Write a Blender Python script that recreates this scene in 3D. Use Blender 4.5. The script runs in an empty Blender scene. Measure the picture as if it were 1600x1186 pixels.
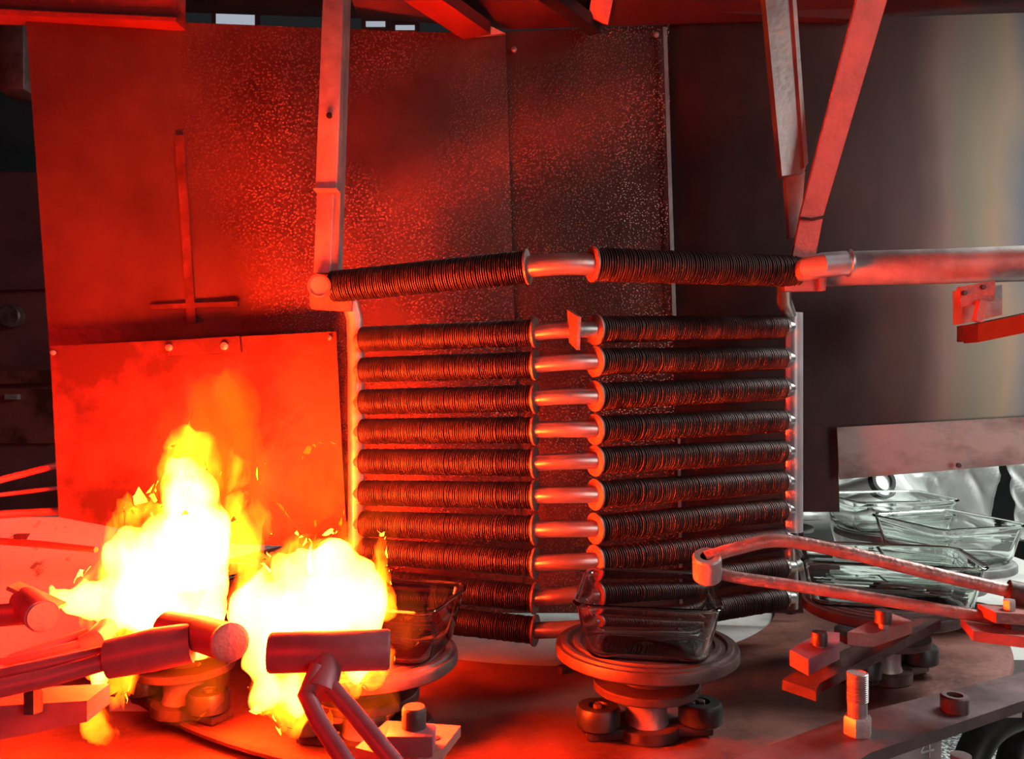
import bpy, bmesh, math, random
from mathutils import Vector, Matrix, Euler, noise
R = math.radians
PI = math.pi
random.seed(7)
noise.seed_set(1)
C = bpy.context.scene.collection
sc = bpy.context.scene

# ------------------------------------------------------------------ camera, world, lights, exposure
F, CX, CY, EYE = 1300.0, 800.0, 593.0, 1.5
cam = bpy.data.cameras.new('camera'); co = bpy.data.objects.new('camera', cam); C.objects.link(co)
co.location = (0, 0, EYE); co.rotation_euler = (PI/2, 0, 0)
cam.sensor_width = 36.0; cam.lens = F/1600*36.0; cam.clip_start = 0.05
sc.camera = co

w = bpy.data.worlds.new('world'); sc.world = w; w.use_nodes = True
w.node_tree.nodes['Background'].inputs[0].default_value = (0.62, 0.66, 0.72, 1)
w.node_tree.nodes['Background'].inputs[1].default_value = 0.02

def area_light(name, loc, target, sx, sy, power, color):
    l = bpy.data.lights.new(name, 'AREA'); l.shape = 'RECTANGLE'; l.size = sx; l.size_y = sy
    l.energy = power; l.color = color
    o = bpy.data.objects.new(name, l); C.objects.link(o); o.location = loc
    o.rotation_euler = (Vector(target)-Vector(loc)).to_track_quat('-Z', 'Y').to_euler()
    return o
# daylight from the open side of the shop, right of the machine, and a skylight strip beyond it
area_light('shop_window_light', (2.55, -1.5, 2.2), (1.0, 2.0, 1.5), 1.5, 2.4, 29, (1.0, 0.95, 0.90))
area_light('skylight', (2.3, 2.10, 2.7), (1.25, 2.6, 1.1), 1.0, 1.0, 92, (0.93, 1.0, 0.95))

def flame_lamp(loc, power, r=0.07):
    l = bpy.data.lights.new('flame_lamp', 'POINT'); l.energy = power; l.color = (1.0, 0.008, 0.007)
    l.shadow_soft_size = r
    o = bpy.data.objects.new('flame_lamp', l); C.objects.link(o); o.location = loc

sc.view_settings.view_transform = 'Standard'
sc.view_settings.look = 'None'
sc.view_settings.gamma = 1.0
sc.view_settings.use_curve_mapping = False
sc.view_settings.exposure = 0.0
sc.cycles.volume_step_rate = 0.35
sc.cycles.sample_clamp_indirect = 1.6
sc.cycles.max_bounces = 12
sc.cycles.transmission_bounces = 12
sc.cycles.transparent_max_bounces = 16

# ------------------------------------------------------------------ helpers
def P(px, py, d):
    return Vector(((px-CX)/F*d, d, EYE+(CY-py)/F*d))
def ground(px, py, z):
    d = (EYE-z)*F/(py-CY); return P(px, py, d)

ORG = {}
class MB:
    def __init__(s): s.bm = bmesh.new()
    def box(s, c, size, rot=None, bevel=0.0):
        m = Matrix.Translation(c) @ (rot.to_matrix().to_4x4() if rot is not None else Matrix()) @ Matrix.Diagonal((*size, 1))
        g = bmesh.ops.create_cube(s.bm, size=1.0, matrix=m)
        if bevel:
            es = list({e for v in g['verts'] for e in v.link_edges})
            bmesh.ops.bevel(s.bm, geom=es, offset=bevel, segments=2, affect='EDGES', profile=0.5)
        return s
    def bar(s, a, b, wx, wz, up=(0,0,1), bevel=0.0):
        a = Vector(a); b = Vector(b); y = (b-a); L = y.length; y.normalize()
        x = y.cross(Vector(up)).normalized(); z = x.cross(y)
        m3 = Matrix((x, y, z)).transposed()
        return s.box((a+b)/2, (wx, L, wz), m3.to_quaternion(), bevel)
    def tube(s, pts, r, seg=16, cap=True):
        pts = [Vector(p) for p in pts]; n = len(pts)
        rs = r if isinstance(r, (list, tuple)) else [r]*n
        rings = []; ref = None
        for i, p in enumerate(pts):
            t = (pts[min(i+1, n-1)]-pts[max(i-1, 0)]).normalized()
            if ref is None: ref = t.orthogonal().normalized()
            ref = (ref - t*ref.dot(t)).normalized(); bi = t.cross(ref)
            rings.append([s.bm.verts.new(p + (ref*math.cos(2*PI*k/seg)+bi*math.sin(2*PI*k/seg))*rs[i]) for k in range(seg)])
        for a, b in zip(rings, rings[1:]):
            for k in range(seg): s.bm.faces.new((a[k], a[(k+1)%seg], b[(k+1)%seg], b[k]))
        if cap:
            s.bm.faces.new(rings[0][::-1]); s.bm.faces.new(rings[-1])
        return s
    def lathe(s, prof, seg=32, m=None, closed=False):
        """profile of (r, z), turned about z; a 0 radius closes the end"""
        m = m or Matrix(); rings = []
        for r_, z_ in prof:
            if r_ < 1e-6: rings.append([s.bm.verts.new(m @ Vector((0, 0, z_)))])
            else: rings.append([s.bm.verts.new(m @ Vector((r_*math.cos(2*PI*k/seg), r_*math.sin(2*PI*k/seg), z_))) for k in range(seg)])
        prs = list(zip(rings, rings[1:]))
        if closed: prs.append((rings[-1], rings[0]))
        for a, b in prs:
            for k in range(seg):
                k2 = (k+1) % seg
                if len(a) == 1 and len(b) == 1: continue
                if len(a) == 1: s.bm.faces.new((a[0], b[k2], b[k]))
                elif len(b) == 1: s.bm.faces.new((a[k], a[k2], b[0]))
                else: s.bm.faces.new((a[k], a[k2], b[k2], b[k]))
        return s
    def prism(s, poly, vec, bevel=0.0):
        vec = Vector(vec)
        a = [s.bm.verts.new(Vector(p)) for p in poly]; b = [s.bm.verts.new(Vector(p)+vec) for p in poly]
        n = len(a)
        s.bm.faces.new(a); s.bm.faces.new(b[::-1])
        for i in range(n): s.bm.faces.new((a[i], b[i], b[(i+1)%n], a[(i+1)%n]))
        return s
    def hexbolt(s, base, r, h, seg=6, axis=(0,0,1), dome=0.0):
        q = Vector((0,0,1)).rotation_difference(Vector(axis)); m = Matrix.Translation(base) @ q.to_matrix().to_4x4()
        return s.lathe([(0, 0), (r, 0), (r, h*0.86), (r*0.88, h), (0, h+dome)], seg, m)

def finish(mb, angle=35):
    bmesh.ops.recalc_face_normals(mb.bm, faces=mb.bm.faces)
    me = bpy.data.meshes.new('mesh'); mb.bm.to_mesh(me); mb.bm.free()
    me.polygons.foreach_set('use_smooth', [True]*len(me.polygons))
    me.set_sharp_from_angle(angle=R(angle))
    return me
def obj(name, mb, m, parent=None, label=None, angle=35):
    me = finish(mb, angle) if isinstance(mb, MB) else mb
    me.name = name
    if parent is not None:
        o0 = ORG.get(parent.name, Vector())
        if o0.length > 0: me.transform(Matrix.Translation(-o0))
    o = bpy.data.objects.new(name, me); C.objects.link(o)
    if m is not None:
        me.materials.clear(); me.materials.append(m)
    if parent is not None:
        o.parent = parent; ORG[o.name] = ORG.get(parent.name, Vector())
    if label: o['label'] = label
    return o
def thing(name, label, cat, loc=(0,0,0), group=None):
    o = bpy.data.objects.new(name, None); C.objects.link(o); o.empty_display_size = 0.05
    o.location = loc; ORG[o.name] = Vector(loc); o['label'] = label; o['category'] = cat
    if group: o['group'] = group
    return o
def tag(o, label, cat, group=None):
    o['label'] = label; o['category'] = cat
    if group: o['group'] = group
    return o
def structure(o): o['kind'] = 'structure'; return o
def dup(root, loc, rotz=None, label=None):
    def rec(o, par):
        c = o.copy(); C.objects.link(c)
        if par is not None: c.parent = par
        for ch in list(o.children): rec(ch, c)
        return c
    r = rec(root, None); r.location = loc
    if rotz is not None: r.rotation_euler = (0, 0, rotz)
    if label: r['label'] = label
    return r

# ------------------------------------------------------------------ materials
def nodes_of(name):
    m = bpy.data.materials.new(name); m.use_nodes = True
    nt = m.node_tree; nt.nodes.clear()
    out = nt.nodes.new('ShaderNodeOutputMaterial')
    return m, nt, out
def metal(name, c1, c2, rough=0.45, met=0.8, scale=8, bump=0.15, bscale=60, stretch=(1,1,1), rvar=0.15, detail=6, lo=0.35, hi=0.65, spots=None):
    m, nt, out = nodes_of(name); N = nt.nodes.new; L = nt.links.new
    p = N('ShaderNodeBsdfPrincipled'); tc = N('ShaderNodeTexCoord'); mp = N('ShaderNodeMapping')
    mp.inputs['Scale'].default_value = stretch
    L(tc.outputs['Object'], mp.inputs['Vector'])
    n = N('ShaderNodeTexNoise'); n.inputs['Scale'].default_value = scale; n.inputs['Detail'].default_value = detail; n.inputs['Roughness'].default_value = 0.6
    L(mp.outputs[0], n.inputs['Vector'])
    cr = N('ShaderNodeValToRGB'); cr.color_ramp.elements[0].position = lo; cr.color_ramp.elements[1].position = hi
    cr.color_ramp.elements[0].color = (*c1, 1); cr.color_ramp.elements[1].color = (*c2, 1)
    L(n.outputs['Fac'], cr.inputs[0])
    mr = N('ShaderNodeMapRange'); mr.inputs['To Min'].default_value = max(0.05, rough-rvar); mr.inputs['To Max'].default_value = min(1, rough+rvar)
    L(n.outputs['Fac'], mr.inputs[0]); L(mr.outputs[0], p.inputs['Roughness'])
    n2 = N('ShaderNodeTexNoise'); n2.inputs['Scale'].default_value = bscale; n2.inputs['Detail'].default_value = 5
    L(mp.outputs[0], n2.inputs['Vector'])
    b = N('ShaderNodeBump'); b.inputs['Strength'].default_value = bump; b.inputs['Distance'].default_value = 0.004
    L(n2.outputs['Fac'], b.inputs['Height'])
    col = cr.outputs[0]; nrm = b.outputs[0]
    if spots:   # beads of splashed scale: (density scale, bead colour, amount, threshold noise lo, hi)
        v = N('ShaderNodeTexVoronoi'); v.inputs['Scale'].default_value = spots['scale']; v.inputs['Randomness'].default_value = 1.0
        L(tc.outputs['Object'], v.inputs['Vector'])
        rr = N('ShaderNodeMapRange'); rr.inputs['From Min'].default_value = spots['r']; rr.inputs['From Max'].default_value = spots['r']*0.45
        L(v.outputs['Distance'], rr.inputs[0])
        mk = N('ShaderNodeTexNoise'); mk.inputs['Scale'].default_value = spots['mscale']; mk.inputs['Detail'].default_value = 3
        L(tc.outputs['Object'], mk.inputs['Vector'])
        mk2 = N('ShaderNodeMapRange'); mk2.inputs['From Min'].default_value = spots['lo']; mk2.inputs['From Max'].default_value = spots['hi']
        L(mk.outputs['Fac'], mk2.inputs[0])
        mu = N('ShaderNodeMath'); mu.operation = 'MULTIPLY'; L(rr.outputs[0], mu.inputs[0]); L(mk2.outputs[0], mu.inputs[1])
        sx = N('ShaderNodeSeparateXYZ'); L(tc.outputs['Object'], sx.inputs[0])
        mk3 = N('ShaderNodeMapRange'); mk3.inputs['From Min'].default_value = -0.85; mk3.inputs['From Max'].default_value = -0.45
        L(sx.outputs['X'], mk3.inputs[0])
        mu3 = N('ShaderNodeMath'); mu3.operation = 'MULTIPLY'; L(mu.outputs[0], mu3.inputs[0]); L(mk3.outputs[0], mu3.inputs[1]); mu = mu3
        mx = N('ShaderNodeMix'); mx.data_type = 'RGBA'; L(mu.outputs[0], mx.inputs['Factor']); L(col, mx.inputs['A']); mx.inputs['B'].default_value = (*spots['color'], 1)
        col = mx.outputs['Result']
        b2 = N('ShaderNodeBump'); b2.inputs['Strength'].default_value = 0.6; b2.inputs['Distance'].default_value = 0.003
        L(mu.outputs[0], b2.inputs['Height']); L(nrm, b2.inputs['Normal']); nrm = b2.outputs[0]
    if name == 'smoked_sheet_steel':     # heat-tint bands up the right end, with the daylight's reflection painted in
        wv = N('ShaderNodeTexNoise'); wv.inputs['Scale'].default_value = 3.0; wv.inputs['Detail'].default_value = 3; L(mp.outputs[0], wv.inputs['Vector'])
        sx = N('ShaderNodeSeparateXYZ'); L(tc.outputs['Object'], sx.inputs[0])
        ad = N('ShaderNodeMath'); ad.operation = 'MULTIPLY_ADD'; ad.inputs[1].default_value = 0.30; L(wv.outputs['Fac'], ad.inputs[0]); L(sx.outputs['X'], ad.inputs[2])
        m2 = N('ShaderNodeMapRange'); m2.inputs['From Min'].default_value = 0.98; m2.inputs['From Max'].default_value = 1.42; L(ad.outputs[0], m2.inputs[0])
        r2 = N('ShaderNodeValToRGB'); e = r2.color_ramp.elements
        e[0].position = 0.0; e[0].color = (0.05,0.03,0.03,1); e[1].position = 1.0; e[1].color = (0.10,0.10,0.12,1)
        for ps, cc in ((0.25,(0.10,0.07,0.07)),(0.45,(0.36,0.26,0.22)),(0.62,(0.26,0.27,0.20)),(0.78,(0.34,0.27,0.19)),(0.9,(0.15,0.17,0.19))):
            k_ = e.new(ps); k_.color = (*cc, 1)
        L(m2.outputs[0], r2.inputs[0])
        mt = N('ShaderNodeMix'); mt.data_type = 'RGBA'; L(m2.outputs[0], mt.inputs['Factor']); L(col, mt.inputs['A']); L(r2.outputs[0], mt.inputs['B']); col = mt.outputs['Result']
    L(col, p.inputs['Base Color']); L(nrm, p.inputs['Normal'])
    p.inputs['Metallic'].default_value = met
    L(p.outputs[0], out.inputs['Surface'])
    return m
M = {}
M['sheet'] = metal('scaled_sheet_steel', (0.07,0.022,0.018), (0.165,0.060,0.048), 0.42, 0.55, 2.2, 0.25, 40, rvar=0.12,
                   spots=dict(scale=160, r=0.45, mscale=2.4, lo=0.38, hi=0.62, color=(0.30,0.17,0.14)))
M['sheet_plain'] = metal('smoked_sheet_steel', (0.06,0.032,0.032), (0.13,0.08,0.078), 0.33, 0.75, 1.6, 0.05, 30, (1,1,0.5), rvar=0.07)
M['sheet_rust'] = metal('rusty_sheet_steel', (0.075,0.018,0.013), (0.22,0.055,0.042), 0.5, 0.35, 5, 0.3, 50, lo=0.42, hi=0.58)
M['sheet_light'] = metal('galvanised_sheet', (0.15,0.105,0.095), (0.46,0.42,0.405), 0.42, 0.6, 4, 0.12, 40, (1,1,1.6), lo=0.36, hi=0.56)
M['tray'] = metal('spattered_pale_steel', (0.16,0.13,0.13), (0.60,0.57,0.56), 0.5, 0.0, 26, 0.15, 50, (1,1,0.6), lo=0.30, hi=0.40)
M['steel'] = metal('bare_pipe_steel', (0.48,0.44,0.43), (0.68,0.64,0.62), 0.34, 0.85, 9, 0.1, 80)
M['steel_worn'] = metal('worn_mild_steel', (0.30,0.23,0.23), (0.54,0.44,0.43), 0.42, 0.45, 12, 0.2, 70)
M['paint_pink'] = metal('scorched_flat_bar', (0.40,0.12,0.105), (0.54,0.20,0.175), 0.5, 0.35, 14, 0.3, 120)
M['rod_red'] = metal('firelit_rod', (0.34,0.05,0.04), (0.46,0.09,0.075), 0.55, 0.2, 20, 0.2, 90)  # red of the firelight put into the rods' colour
M['fin'] = metal('blackened_fin_steel', (0.065,0.047,0.045), (0.15,0.115,0.11), 0.48, 0.6, 20, 0.1, 60)
M['flange'] = metal('rusted_flange', (0.22,0.14,0.12), (0.40,0.28,0.25), 0.5, 0.6, 20, 0.3, 90)
M['cast'] = metal('dark_cast_iron', (0.06,0.035,0.035), (0.15,0.09,0.085), 0.5, 0.5, 18, 0.3, 90)
M['plate'] = metal('heat_scaled_plate', (0.07,0.036,0.033), (0.15,0.085,0.08), 0.5, 0.4, 14, 0.25, 80)
M['plate_grey'] = metal('pale_grey_plate', (0.26,0.25,0.25), (0.42,0.41,0.41), 0.4, 0.5, 14, 0.2, 80)
M['black'] = metal('black_rubber', (0.012,0.011,0.012), (0.035,0.03,0.032), 0.4, 0.0, 20, 0.1, 60)
M['ring'] = metal('rusty_turntable_steel', (0.09,0.030,0.024), (0.29,0.115,0.092), 0.55, 0.35, 6, 0.5, 55, lo=0.3, hi=0.7)
M['deck'] = metal('pale_painted_steel', (0.30,0.29,0.28), (0.47,0.46,0.44), 0.5, 0.0, 7, 0.2, 40, lo=0.28, hi=0.5)
M['pale_pipe'] = metal('pale_bare_steel', (0.46,0.38,0.40), (0.62,0.54,0.56), 0.35, 0.45, 9, 0.1, 60)
M['copper'] = metal('oxidised_copper_tube', (0.40,0.20,0.18), (0.66,0.38,0.35), 0.42, 0.5, 30, 0.4, 120)
M['floor'] = metal('speckled_floor', (0.10,0.10,0.10), (0.7,0.7,0.7), 0.6, 0.0, 60, 0.3, 30, lo=0.48, hi=0.56)
M['wall'] = metal('shop_wall_paint', (0.03,0.03,0.032), (0.06,0.06,0.065), 0.8, 0.0, 1.5, 0.05, 20)
M['dark'] = metal('dark_cabinet_steel', (0.10,0.03,0.03), (0.17,0.055,0.055), 0.35, 0.3, 3, 0.1, 30)
M['canopy'] = metal('oxide_primer', (0.05,0.010,0.009), (0.09,0.020,0.018), 0.6, 0.1, 5, 0.2, 40)
M['beam_red'] = metal('firelit_primer', (0.16,0.015,0.012), (0.24,0.03,0.025), 0.6, 0.1, 5, 0.2, 40)  # lighter copy of the canopy primer, firelight put into the beams' colour
M['bracket'] = metal('purplish_bar_steel', (0.10,0.058,0.062), (0.20,0.13,0.135), 0.45, 0.5, 9, 0.2, 50)
M['chalk'] = metal('chalk', (0.75,0.73,0.7), (0.85,0.84,0.8), 0.9, 0.0, 50, 0.2, 200)
M['foil'] = metal('aluminised_cloth', (0.74,0.75,0.74), (0.92,0.93,0.92), 0.36, 0.15, 6, 0.35, 25)
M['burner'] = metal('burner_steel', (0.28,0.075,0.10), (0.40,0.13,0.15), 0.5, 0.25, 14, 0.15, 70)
M['sparkle'] = metal('mineral_wool', (0.25,0.25,0.25), (0.8,0.8,0.8), 0.8, 0.0, 120, 0.8, 150)

def glass():
    m, nt, out = nodes_of('clear_glass'); N = nt.nodes.new; L = nt.links.new
    g = N('ShaderNodeBsdfGlass'); g.inputs['IOR'].default_value = 1.47; g.inputs['Roughness'].default_value = 0.0
    g.inputs['Color'].default_value = (0.96, 0.985, 0.97, 1)
    n = N('ShaderNodeTexNoise'); n.inputs['Scale'].default_value = 14; tc = N('ShaderNodeTexCoord'); L(tc.outputs['Object'], n.inputs['Vector'])
    b = N('ShaderNodeBump'); b.inputs['Strength'].default_value = 0.06; b.inputs['Distance'].default_value = 0.01
    L(n.outputs['Fac'], b.inputs['Height']); L(b.outputs[0], g.inputs['Normal'])
    L(g.outputs[0], out.inputs['Surface']); return m
M['glass'] = glass()
def thin_glass():
    m, nt, out = nodes_of('flat_glass_base'); N = nt.nodes.new; L = nt.links.new
    t = N('ShaderNodeBsdfTransparent'); t.inputs[0].default_value = (0.96, 0.98, 0.97, 1)
    g = N('ShaderNodeBsdfGlossy'); g.inputs['Roughness'].default_value = 0.02
    fr_ = N('ShaderNodeFresnel'); fr_.inputs[0].default_value = 1.47; x = N('ShaderNodeMixShader')
    L(fr_.outputs[0], x.inputs[0]); L(t.outputs[0], x.inputs[1]); L(g.outputs[0], x.inputs[2]); L(x.outputs[0], out.inputs['Surface']); return m
M['glass_base'] = thin_glass()

def fire(name, strength, color, nscale=13, lo=0.40, hi=0.58, zs=0.6, detail=3.0, floor=0.0):
    m, nt, out = nodes_of(name); N = nt.nodes.new; L = nt.links.new
    e = N('ShaderNodeEmission'); e.inputs['Color'].default_value = (*color, 1)
    tc = N('ShaderNodeTexCoord'); mp = N('ShaderNodeMapping'); mp.inputs['Scale'].default_value = (1, 1, zs)
    n = N('ShaderNodeTexNoise'); n.inputs['Scale'].default_value = nscale; n.inputs['Detail'].default_value = detail; n.inputs['Distortion'].default_value = 0.6
    mr = N('ShaderNodeMapRange'); mr.inputs['From Min'].default_value = lo; mr.inputs['From Max'].default_value = hi
    mr.inputs['To Min'].default_value = strength*floor; mr.inputs['To Max'].default_value = strength
    L(tc.outputs['Object'], mp.inputs[0]); L(mp.outputs[0], n.inputs['Vector']); L(n.outputs['Fac'], mr.inputs[0]); L(mr.outputs[0], e.inputs['Strength'])
    L(e.outputs[0], out.inputs['Volume']); return m
M['fire_core'] = fire('flame_core', 4200, (1.0, 0.05, 0.0036), 18, 0.33, 0.53, floor=0.06, zs=0.45, detail=4)
M['fire_edge'] = fire('flame_tongues', 380, (1.0, 0.085, 0.002), 19, 0.44, 0.62, zs=0.5, detail=4)
M['fire_wisp'] = fire('flame_wisps', 13, (1.0, 0.12, 0.0), 9, 0.42, 0.72, zs=0.45)

# ------------------------------------------------------------------ the setting
o = structure(obj('floor', MB().box((0, 2.5, -0.01), (12, 11, 0.02)), M['floor']))
o = structure(obj('wall_rear', MB().box((0, 7.0, 2.2), (12, 0.1, 4.4)), M['wall']))

wall = bpy.data.objects.new('wall_back', None); C.objects.link(wall); structure(wall)
def sheet(name, pts, depths, m, th=0.004, parent=wall, label=None):
    poly = [P(x, y, d) for (x, y), d in zip(pts, depths)]
    return obj(name, MB().prism(poly, (0, th, 0)), m, parent, label)
def dl(x):      # depth of the flat shield panels at a pixel column
    def flat(x0, d0, x1, d1): t = (x-x0)/(x1-x0); return 1/((1-t)/d0+t/d1)
    if x < 785: return flat(40, 1.92, 785, 2.05)
    if x < 1044: return flat(785, 2.05, 1044, 2.055)
    return flat(1044, 2.055, 1600, 1.95)
ptsA = [(40,25),(790,55),(818,958),(518,958),(518,640),(84,640)]
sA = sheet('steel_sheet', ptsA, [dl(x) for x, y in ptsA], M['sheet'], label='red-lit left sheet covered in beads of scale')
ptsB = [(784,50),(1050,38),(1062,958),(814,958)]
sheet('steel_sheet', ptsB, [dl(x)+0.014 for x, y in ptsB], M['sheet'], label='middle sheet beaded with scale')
ptsC = [(1046,38),(1660,18),(1660,700),(1309,700),(1312,800),(1255,800),(1255,958),(1058,958)]
sC = sheet('steel_sheet', ptsC, [dl(x)-0.001 for x, y in ptsC], M['sheet_plain'], label='smooth smoked right sheet')
ptsD = [(78,541),(525,518),(534,700),(543,858),(300,846),(92,808)]
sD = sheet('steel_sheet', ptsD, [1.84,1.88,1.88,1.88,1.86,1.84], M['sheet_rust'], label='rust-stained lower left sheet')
ptsE = [(1308,668),(1660,648),(1660,720),(1312,749)]
sE = sheet('steel_sheet', ptsE, [1.975,1.91,1.91,1.975], M['sheet_light'], label='pale bare strip under the smoked sheet')
# bright edge strip between the middle and right sheets
obj('cover_strip', MB().prism([P(1036,42,2.03), P(1042,42,2.03), P(1057,500,2.03), P(1051,500,2.03)], (0,0.01,0)), M['steel'], wall)
obj('cover_strip', MB().prism([P(1059,680,2.035), P(1063,680,2.035), P(1067,955,2.035), P(1062,955,2.035)], (0,0.006,0)), M['steel'], wall)
# stiffeners on the left sheets
obj('stiffener', MB().bar(P(281,212,1.95), P(300,505,1.95), 0.02, 0.008, up=(0,1,0)), M['sheet_rust'], sA)
obj('stiffener', MB().bar(P(236,480,1.945), P(372,475,1.955), 0.012, 0.008, up=(0,1,0)), M['sheet_rust'], sA)
obj('reinforcing_bar', MB().prism([P(262,532,1.843), P(374,525,1.852), P(376,550,1.852), P(262,556,1.843)], (0,0.012,0)), M['sheet_rust'], sD)
for (x, y, d, r) in ((84,551,1.836,0.006),(515,528,1.872,0.006),(265,543,1.838,0.008),(351,541,1.845,0.009)):
    obj('rivet', MB().hexbolt(P(x, y, d), r, 0.006, 12, (0,-1,0), 0.002), M['steel_worn'], sD)
for (x, y, d) in ((1025,55,2.05),(803,78,2.05)):
    obj('rivet', MB().hexbolt(P(x, y, d), 0.007, 0.006, 12, (0,-1,0), 0.002), M['steel_worn'], sC)
obj('rivet', MB().hexbolt(P(1497,727,1.925), 0.006, 0.006, 10, (0,-1,0)), M['cast'], sE)

# canopy over the shield: the sheet and its beams
ceil = bpy.data.objects.new('ceiling', None); C.objects.link(ceil); structure(ceil)
obj('canopy_sheet', MB().prism([P(560,28,2.10), P(800,46,2.06), P(1047,36,2.05), P(1660,18,1.97), Vector((1.7,1.1,2.62)), Vector((-0.45,1.1,2.62))], (0,0,0.006)), M['canopy'], ceil)
obj('beam', MB().prism([P(-40,20,1.88), P(274,31,1.90), P(274,-60,1.90), P(-40,-60,1.88)], (0,0.06,0)), M['beam_red'], ceil)
obj('beam_lip', MB().prism([P(-40,12,1.86), P(274,27,1.88), P(274,33,1.88), P(-40,22,1.86)], (0,0.03,0)), M['beam_red'], ceil)
obj('beam', MB().prism([P(274,4,2.2), P(570,14,2.2), P(570,-60,2.2), P(274,-60,2.2)], (0,0.06,0)), M['canopy'], ceil)
obj('beam', MB().bar(P(640,-25,1.75), P(745,48,2.02), 0.075, 0.03, up=(0,0,1)), M['beam_red'], ceil)
obj('gusset', MB().prism([P(735,26,1.99), P(790,52,2.03), P(740,56,2.02)], (0,0.01,0)), M['steel_worn'], ceil)
obj('beam', MB().bar(P(850,-15,1.8), P(930,44,2.02), 0.035, 0.03), M['sheet_plain'], ceil)
obj('tab', MB().prism([P(928,-20,1.93), P(962,-20,1.93), P(950,38,1.97), P(918,26,1.97)], (0,0.006,0)), M['paint_pink'], ceil)
obj('beam', MB().prism([P(1010,14,2.0), P(1330,30,1.97), P(1330,5,1.97), P(1010,-8,2.0)], (0,0.03,0)), M['canopy'], ceil)

# ------------------------------------------------------------------ machine bed and turntable
CCX, CCY, RZ, DZ = 0.10, 2.30, 0.915, 0.900
bed = thing('machine_bed', 'pale painted steel machine bed lying under the rusty turntable', 'machine bed', (0, 3.0, DZ))
obj('bed_plate', MB().prism([(-3.2,1.80,DZ-0.03),(-0.75,1.80,DZ-0.03),(-0.75,1.55,DZ-0.03),(0.95,1.55,DZ-0.03),(0.95,1.78,DZ-0.03),(1.7,1.78,DZ-0.03),(1.7,3.7,DZ-0.03),(-3.2,3.7,DZ-0.03)], (0,0,0.03)), M['deck'], bed)
for x, y in ((-3.0,2.0),(1.6,1.9),(-3.0,3.5),(1.6,3.5),(0.1,2.4)):
    obj('leg', MB().box((x, y, (DZ-0.03)/2), (0.12, 0.12, DZ-0.03), bevel=0.006), M['dark'], bed)
obj('apron', MB().box((-0.75,1.20,0.872), (1.9,1.16,0.02)), M['ring'], bed, 'rusty apron plate under the left burners')
tt = thing('turntable', 'rusty red-brown steel turntable ring carrying the dish stands', 'turntable', (CCX, CCY, RZ-0.02))
mc = Matrix.Translation((CCX, CCY, 0))
obj('ring_plate', MB().lathe([(0.60,RZ-0.014),(1.10,RZ-0.014),(1.103,RZ-0.006),(1.10,RZ),(0.60,RZ),(0.598,RZ-0.004)], 128, mc, True), M['ring'], tt)
for a in range(5):
    t = R(200+a*35)
    obj('screw', MB().hexbolt((CCX+0.64*math.cos(t), CCY+0.64*math.sin(t), RZ), 0.010, 0.014, 8), M['cast'], tt)

tr = thing('sloped_tray', 'pale spattered sloping metal tray left of the left flame', 'tray', P(60,985,1.75))
ta, tb_ = Vector((-1.75, 1.66, 0.897)), Vector((-0.98, 1.66, 0.897)); tc_, td_ = Vector((-0.75, 2.0, 1.172)), Vector((-1.75, 2.0, 1.165)); te_ = Vector((-0.72, 1.80, 1.010))
obj('tray_plate', MB().prism([ta, tb_, te_, tc_, td_], (0,0.004,-0.008)), M['tray'], tr)
obj('lip', MB().bar(ta+Vector((0,-0.004,0.004)), tb_+Vector((0,-0.004,0.004)), 0.006, 0.016), M['tray'], tr)
for x in (-1.65, -1.15):
    obj('leg', MB().box((x, 1.96, 1.02), (0.03, 0.03, 0.235)), M['dark'], tr)
    obj('leg', MB().box((x, 1.83, 0.955), (0.03, 0.03, 0.105)), M['dark'], tr)
# ------------------------------------------------------------------ finned tube radiator
rad = thing('finned_tube_radiator', 'bank of black finned tubes bent in a shallow V before the shield', 'radiator', P(885,985,1.6))
def finned_mesh(L, r0, r1, pitch, seg=20):
    prof = [(0, 0), (r0, 0)]; n = int(L/pitch)
    p = L/n
    for i in range(n):
        z = i*p; j_ = random.uniform(-0.16, 0.16)*p; rr = r1+random.uniform(-0.0011, 0.0003)
        prof += [(r0, z+0.06*p), (rr, z+0.42*p+j_), (rr, z+0.62*p+j_), (r0, z+0.95*p)]
    prof += [(r0, L), (0, L)]
    return finish(MB().lathe(prof, seg), 20)
FL = 0.40
fin_small = finned_mesh(FL, 0.0190, 0.0260, 0.0042)
fin_big = finned_mesh(FL, 0.0240, 0.0320, 0.0044, 24)
for me in (fin_small, fin_big): me.materials.append(M['fin']); me.name = 'finned_tube'
def place_tube(me, a, b):
    o = bpy.data.objects.new('finned_tube', me); C.objects.link(o); o.parent = rad
    d = b-a; o.location = a-ORG[rad.name]; o.rotation_euler = Vector((0,0,1)).rotation_difference(d).to_euler()
    o.scale = (1, 1, d.length/FL)
fl_me = {}
def flange(c, axis, r, ri, name='flange'):
    key = round(r, 4)
    q = Vector((0,0,1)).rotation_difference(axis)
    if key not in fl_me:
        fl_me[key] = finish(MB().lathe([(ri*0.9,-0.002),(r,-0.002),(r,0.002),(ri*0.9,0.002)], 28, None, True)); fl_me[key].materials.append(M['flange']); fl_me[key].name = 'flange'
    o = bpy.data.objects.new(name, fl_me[key]); C.objects.link(o); o.parent = rad
    o.location = c-ORG[rad.name]; o.rotation_euler = q.to_euler()
rows = [(530,520,515,511),(578,570,565,560),(628,622,619,607),(674,672,671,657),(721,723,720,705),(770,774,773,752),
        (818,827,826,797),(860,880,876,842),(908,935,925,887),(955,985,980,935)]
def elbow_path(a, b, up=0.0):
    mid = (a+b)/2 + Vector((0,-0.016,0.003))
    pts = []
    for i in range(9):
        t = i/8; pts.append(a*(1-t)**2 + mid*2*t*(1-t) + b*t*t)
    return pts
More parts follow.
